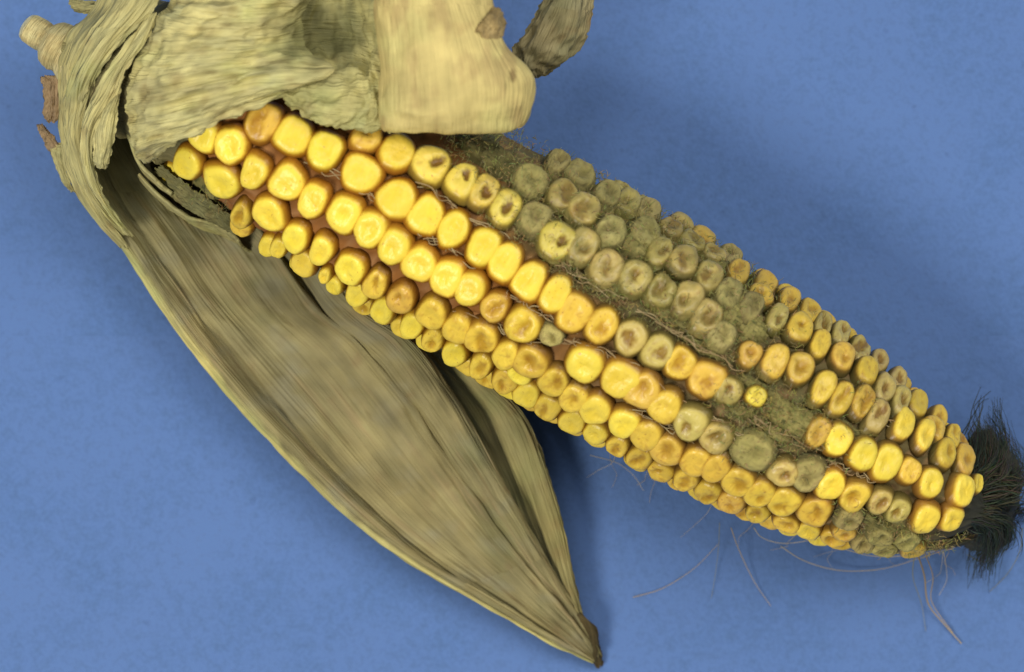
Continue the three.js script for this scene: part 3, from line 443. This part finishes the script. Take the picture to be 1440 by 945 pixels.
// upper leaves folded back over the ear
const pocketShade = (px, py) => sstep(1.35, 0.4, Math.hypot((px - 450) / 78, (py - 44) / 52) + 0.9 * fbm(px / 26, py / 26, 4)) * 0.8;  // shade of the hollow between the folds, painted in as dark mould-green colour
const crumpled = (u, v, px, py) => { const c = paleHusk(1.0, 0.35)(u, v, px, py), dk = sstep(0.10, 0.36, fbm(px / 42, py / 17, 41, 5)), gy = sstep(0.06, 0.32, fbm(px / 55, py / 30, 47, 4)); return mix3(mix3(mix3(c, [0.42, 0.38, 0.20], gy * 0.55), [0.30, 0.235, 0.09], dk * 0.65), [0.19, 0.185, 0.075], pocketShade(px, py)); };
const flipRows = (rows) => rows[0].map((_, j) => rows.map((r) => r[j]));
leaf('husk_leaf', flipRows([                                          // pocket between the two folded leaves
  [[395, -45, 318], [450, -45, 285], [500, -45, 250], [530, -45, 330], [556, -45, 372]], [[390, 20, 290], [450, 20, 268], [498, 20, 290], [526, 20, 338], [556, 20, 372]], [[388, 66, 295], [450, 62, 276], [505, 64, 298], [530, 68, 322], [556, 68, 368]],
  [[390, 100, 326], [460, 100, 322], [508, 98, 322], [534, 100, 338], [560, 100, 366]], [[396, 128, 338], [450, 130, 346], [508, 130, 344], [536, 130, 344], [562, 130, 362]], [[402, 140, 342], [440, 156, 350], [500, 163, 348], [536, 166, 344], [566, 166, 354]],
  [[405, 144, 336], [438, 167, 342], [488, 178, 340], [536, 182, 336], [568, 184, 340]], [[410, 143, 330], [444, 162, 332], [490, 172, 330], [536, 176, 326], [568, 178, 330]],
]), { nu: 80, nv: 70, crumple: 13, cu: 7, cv: 7, vein: 1.5, crease: 30, ku: 5, kv: 5, fray: 5, seed: 47, vr: 0.6, label: 'crumpled husk leaf in the pocket between the folds', color: (u, v, px, py) => mix3(dry([0.54, 0.485, 0.20], 0.45)(u, v, px, py), [0.19, 0.185, 0.075], pocketShade(px, py)) });
leaf('husk_leaf', flipRows([                                          // big pale fold at the left
  [[300, -45, 230], [272, -45, 270], [282, -45, 318], [312, -45, 345], [360, -45, 352], [412, -45, 346], [450, -45, 330]],
  [[275, 12, 230], [247, 8, 270], [258, 6, 318], [300, 5, 350], [350, 5, 358], [402, 4, 346], [440, -14, 318]],
  [[240, 48, 228], [214, 42, 268], [225, 42, 316], [264, 45, 352], [325, 45, 362], [378, 40, 340], [424, 24, 306]],
  [[216, 96, 225], [192, 93, 266], [202, 92, 312], [245, 86, 346], [310, 80, 358], [370, 76, 342], [436, 74, 312]],
  [[206, 136, 222], [183, 134, 262], [193, 132, 308], [240, 124, 346], [305, 110, 358], [380, 98, 354], [468, 98, 342]],
  [[208, 176, 218], [185, 175, 255], [196, 173, 300], [240, 164, 336], [300, 147, 348], [370, 126, 346], [440, 116, 338]],
  [[212, 204, 214], [190, 206, 246], [200, 205, 286], [236, 192, 322], [285, 176, 336], [342, 148, 340], [412, 131, 334]],
  [[216, 226, 210], [198, 227, 236], [208, 229, 262], [240, 205, 312], [290, 174, 326], [344, 146, 330], [408, 133, 326]],
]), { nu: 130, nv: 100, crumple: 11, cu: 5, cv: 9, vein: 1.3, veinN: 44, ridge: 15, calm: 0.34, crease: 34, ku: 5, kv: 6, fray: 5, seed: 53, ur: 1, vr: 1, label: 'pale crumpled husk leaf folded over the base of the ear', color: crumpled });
const smoothFold = (u, v, px, py) => { let c = dry([0.64, 0.515, 0.195], 0.30, [0.50, 0.49, 0.18], [0.46, 0.31, 0.12])(u, v, px, py); const hole = 1 - sstep(0.6, 1.3, Math.hypot((px - 721) / 5, (py - 106) / 10)); c = mix3(c, [0.12, 0.07, 0.02], hole * 0.85); const pk = sstep(0.04, 0.34, fbm(px / 22, py / 80, 61, 4)); return mix3(c, [0.44, 0.31, 0.125], pk * 0.6); };
leaf('husk_leaf', [                                                    // large smooth fold at the right
  [[546, -50, 322], [530, -50, 350], [538, -50, 378], [568, -50, 398], [612, -50, 404], [655, -50, 396], [684, -50, 372], [690, -50, 345]], [[544, 10, 322], [528, 10, 350], [536, 8, 378], [568, 8, 400], [615, 5, 406], [662, 5, 398], [692, 8, 374], [690, 10, 345]],
  [[550, 70, 322], [534, 70, 350], [544, 68, 380], [575, 65, 402], [628, 62, 408], [680, 60, 400], [710, 62, 376], [708, 64, 345]], [[550, 120, 322], [536, 121, 350], [545, 120, 378], [578, 118, 400], [636, 118, 406], [700, 112, 396], [748, 112, 368], [748, 114, 338]],
  [[550, 160, 316], [536, 161, 342], [546, 161, 366], [580, 162, 386], [640, 162, 391], [700, 158, 382], [744, 152, 352], [744, 154, 330]], [[550, 178, 310], [537, 181, 328], [546, 182, 346], [580, 185, 362], [640, 186, 366], [698, 184, 356], [732, 178, 332], [730, 178, 318]], [[552, 174, 306], [544, 177, 314], [552, 177, 322], [582, 180, 332], [640, 180, 336], [694, 178, 328], [722, 172, 312], [722, 172, 306]],
], { nu: 110, nv: 90, crumple: 6, cu: 3, cv: 6, vein: 0.5, veinN: 20, soft: true, crease: 14, ku: 2.5, kv: 3, fray: 2.5, seed: 59, vr: 0.7, label: 'large smooth husk leaf folded back over the ear', color: smoothFold });
leaf('husk_flap', [[[664, 48, 402], [672, 44, 408], [684, 60, 396]], [[680, 26, 398], [690, 26, 402], [704, 52, 384]], [[694, 8, 380], [704, 14, 378], [712, 34, 366]]], { nu: 24, nv: 18, crumple: 4, seed: 61, vr: 0.2, label: 'small tan fold on the edge of the smooth leaf', color: dry([0.50, 0.36, 0.15], 0.4) });
leaf('husk_leaf', [                                                    // darker pointed leaf behind
  [[772, -40, 250], [790, -40, 262], [812, -40, 262], [838, -40, 240]], [[764, -2, 248], [782, 0, 262], [808, 4, 260], [835, 2, 236]], [[746, 30, 246], [766, 34, 262], [798, 42, 258], [827, 42, 232]], [[728, 58, 244], [750, 66, 258], [785, 74, 252], [815, 70, 226]], [[721, 78, 238], [742, 88, 250], [772, 92, 242], [796, 86, 220]], [[734, 95, 228], [748, 102, 238], [762, 103, 232], [776, 98, 216]], [[752, 108, 214], [756, 108, 218], [760, 107, 216], [764, 105, 210]],
], { nu: 50, nv: 40, crumple: 12, cu: 4, cv: 4, crease: 22, ku: 4, kv: 4, fray: 5, seed: 67, vr: 0.4, label: 'dark pointed husk leaf end sticking out at the top', color: dry([0.36, 0.30, 0.15], 0.6, [0.26, 0.28, 0.13], [0.28, 0.14, 0.05]) });

// ------------------------------------------------------------------ stalk
{
  const prof = [[0, 0.5], [1, 12], [4, 18], [10, 21], [24, 22], [32, 22], [37, 21], [41, 27], [46, 32], [54, 35], [62, 36], [68, 33], [72, 34], [90, 44]], g = new THREE.LatheGeometry(prof.map(([s, r]) => new THREE.Vector2(r * K, s * K)), 40);
  const p0 = W(34, 34, 168), p1 = W(112, 84, 172), q = new THREE.Quaternion().setFromUnitVectors(V(0, 1, 0), p1.clone().sub(p0).normalize()), col = [], P = g.attributes.position, v = V(0, 0, 0);
  for (let i = 0; i < P.count; i++) {
    v.fromBufferAttribute(P, i); const s = v.y / K, n = fbm(v.x / K / 12, s / 18, v.z / K / 12, 4), r = 1 + 0.09 * n + 0.03 * noise(Math.atan2(v.x, v.z) * 6, s / 40, 2);
    P.setXYZ(i, v.x * r, v.y, v.z * r); const c = mix3([0.86, 0.76, 0.38], [0.66, 0.50, 0.22], clamp(0.4 + 1.4 * n)), d = mix3(c, [0.88, 0.88, 0.66], 1 - sstep(2, 10, s)); col.push(...d);
  }
  g.setAttribute('color', new THREE.Float32BufferAttribute(col, 3)); g.computeVertexNormals(); g.applyQuaternion(q); g.translate(p0.x, p0.y, p0.z);
  part('stalk', g, huskMat, 'short pale cut stalk at the base');
}

renderer.render(scene, camera);
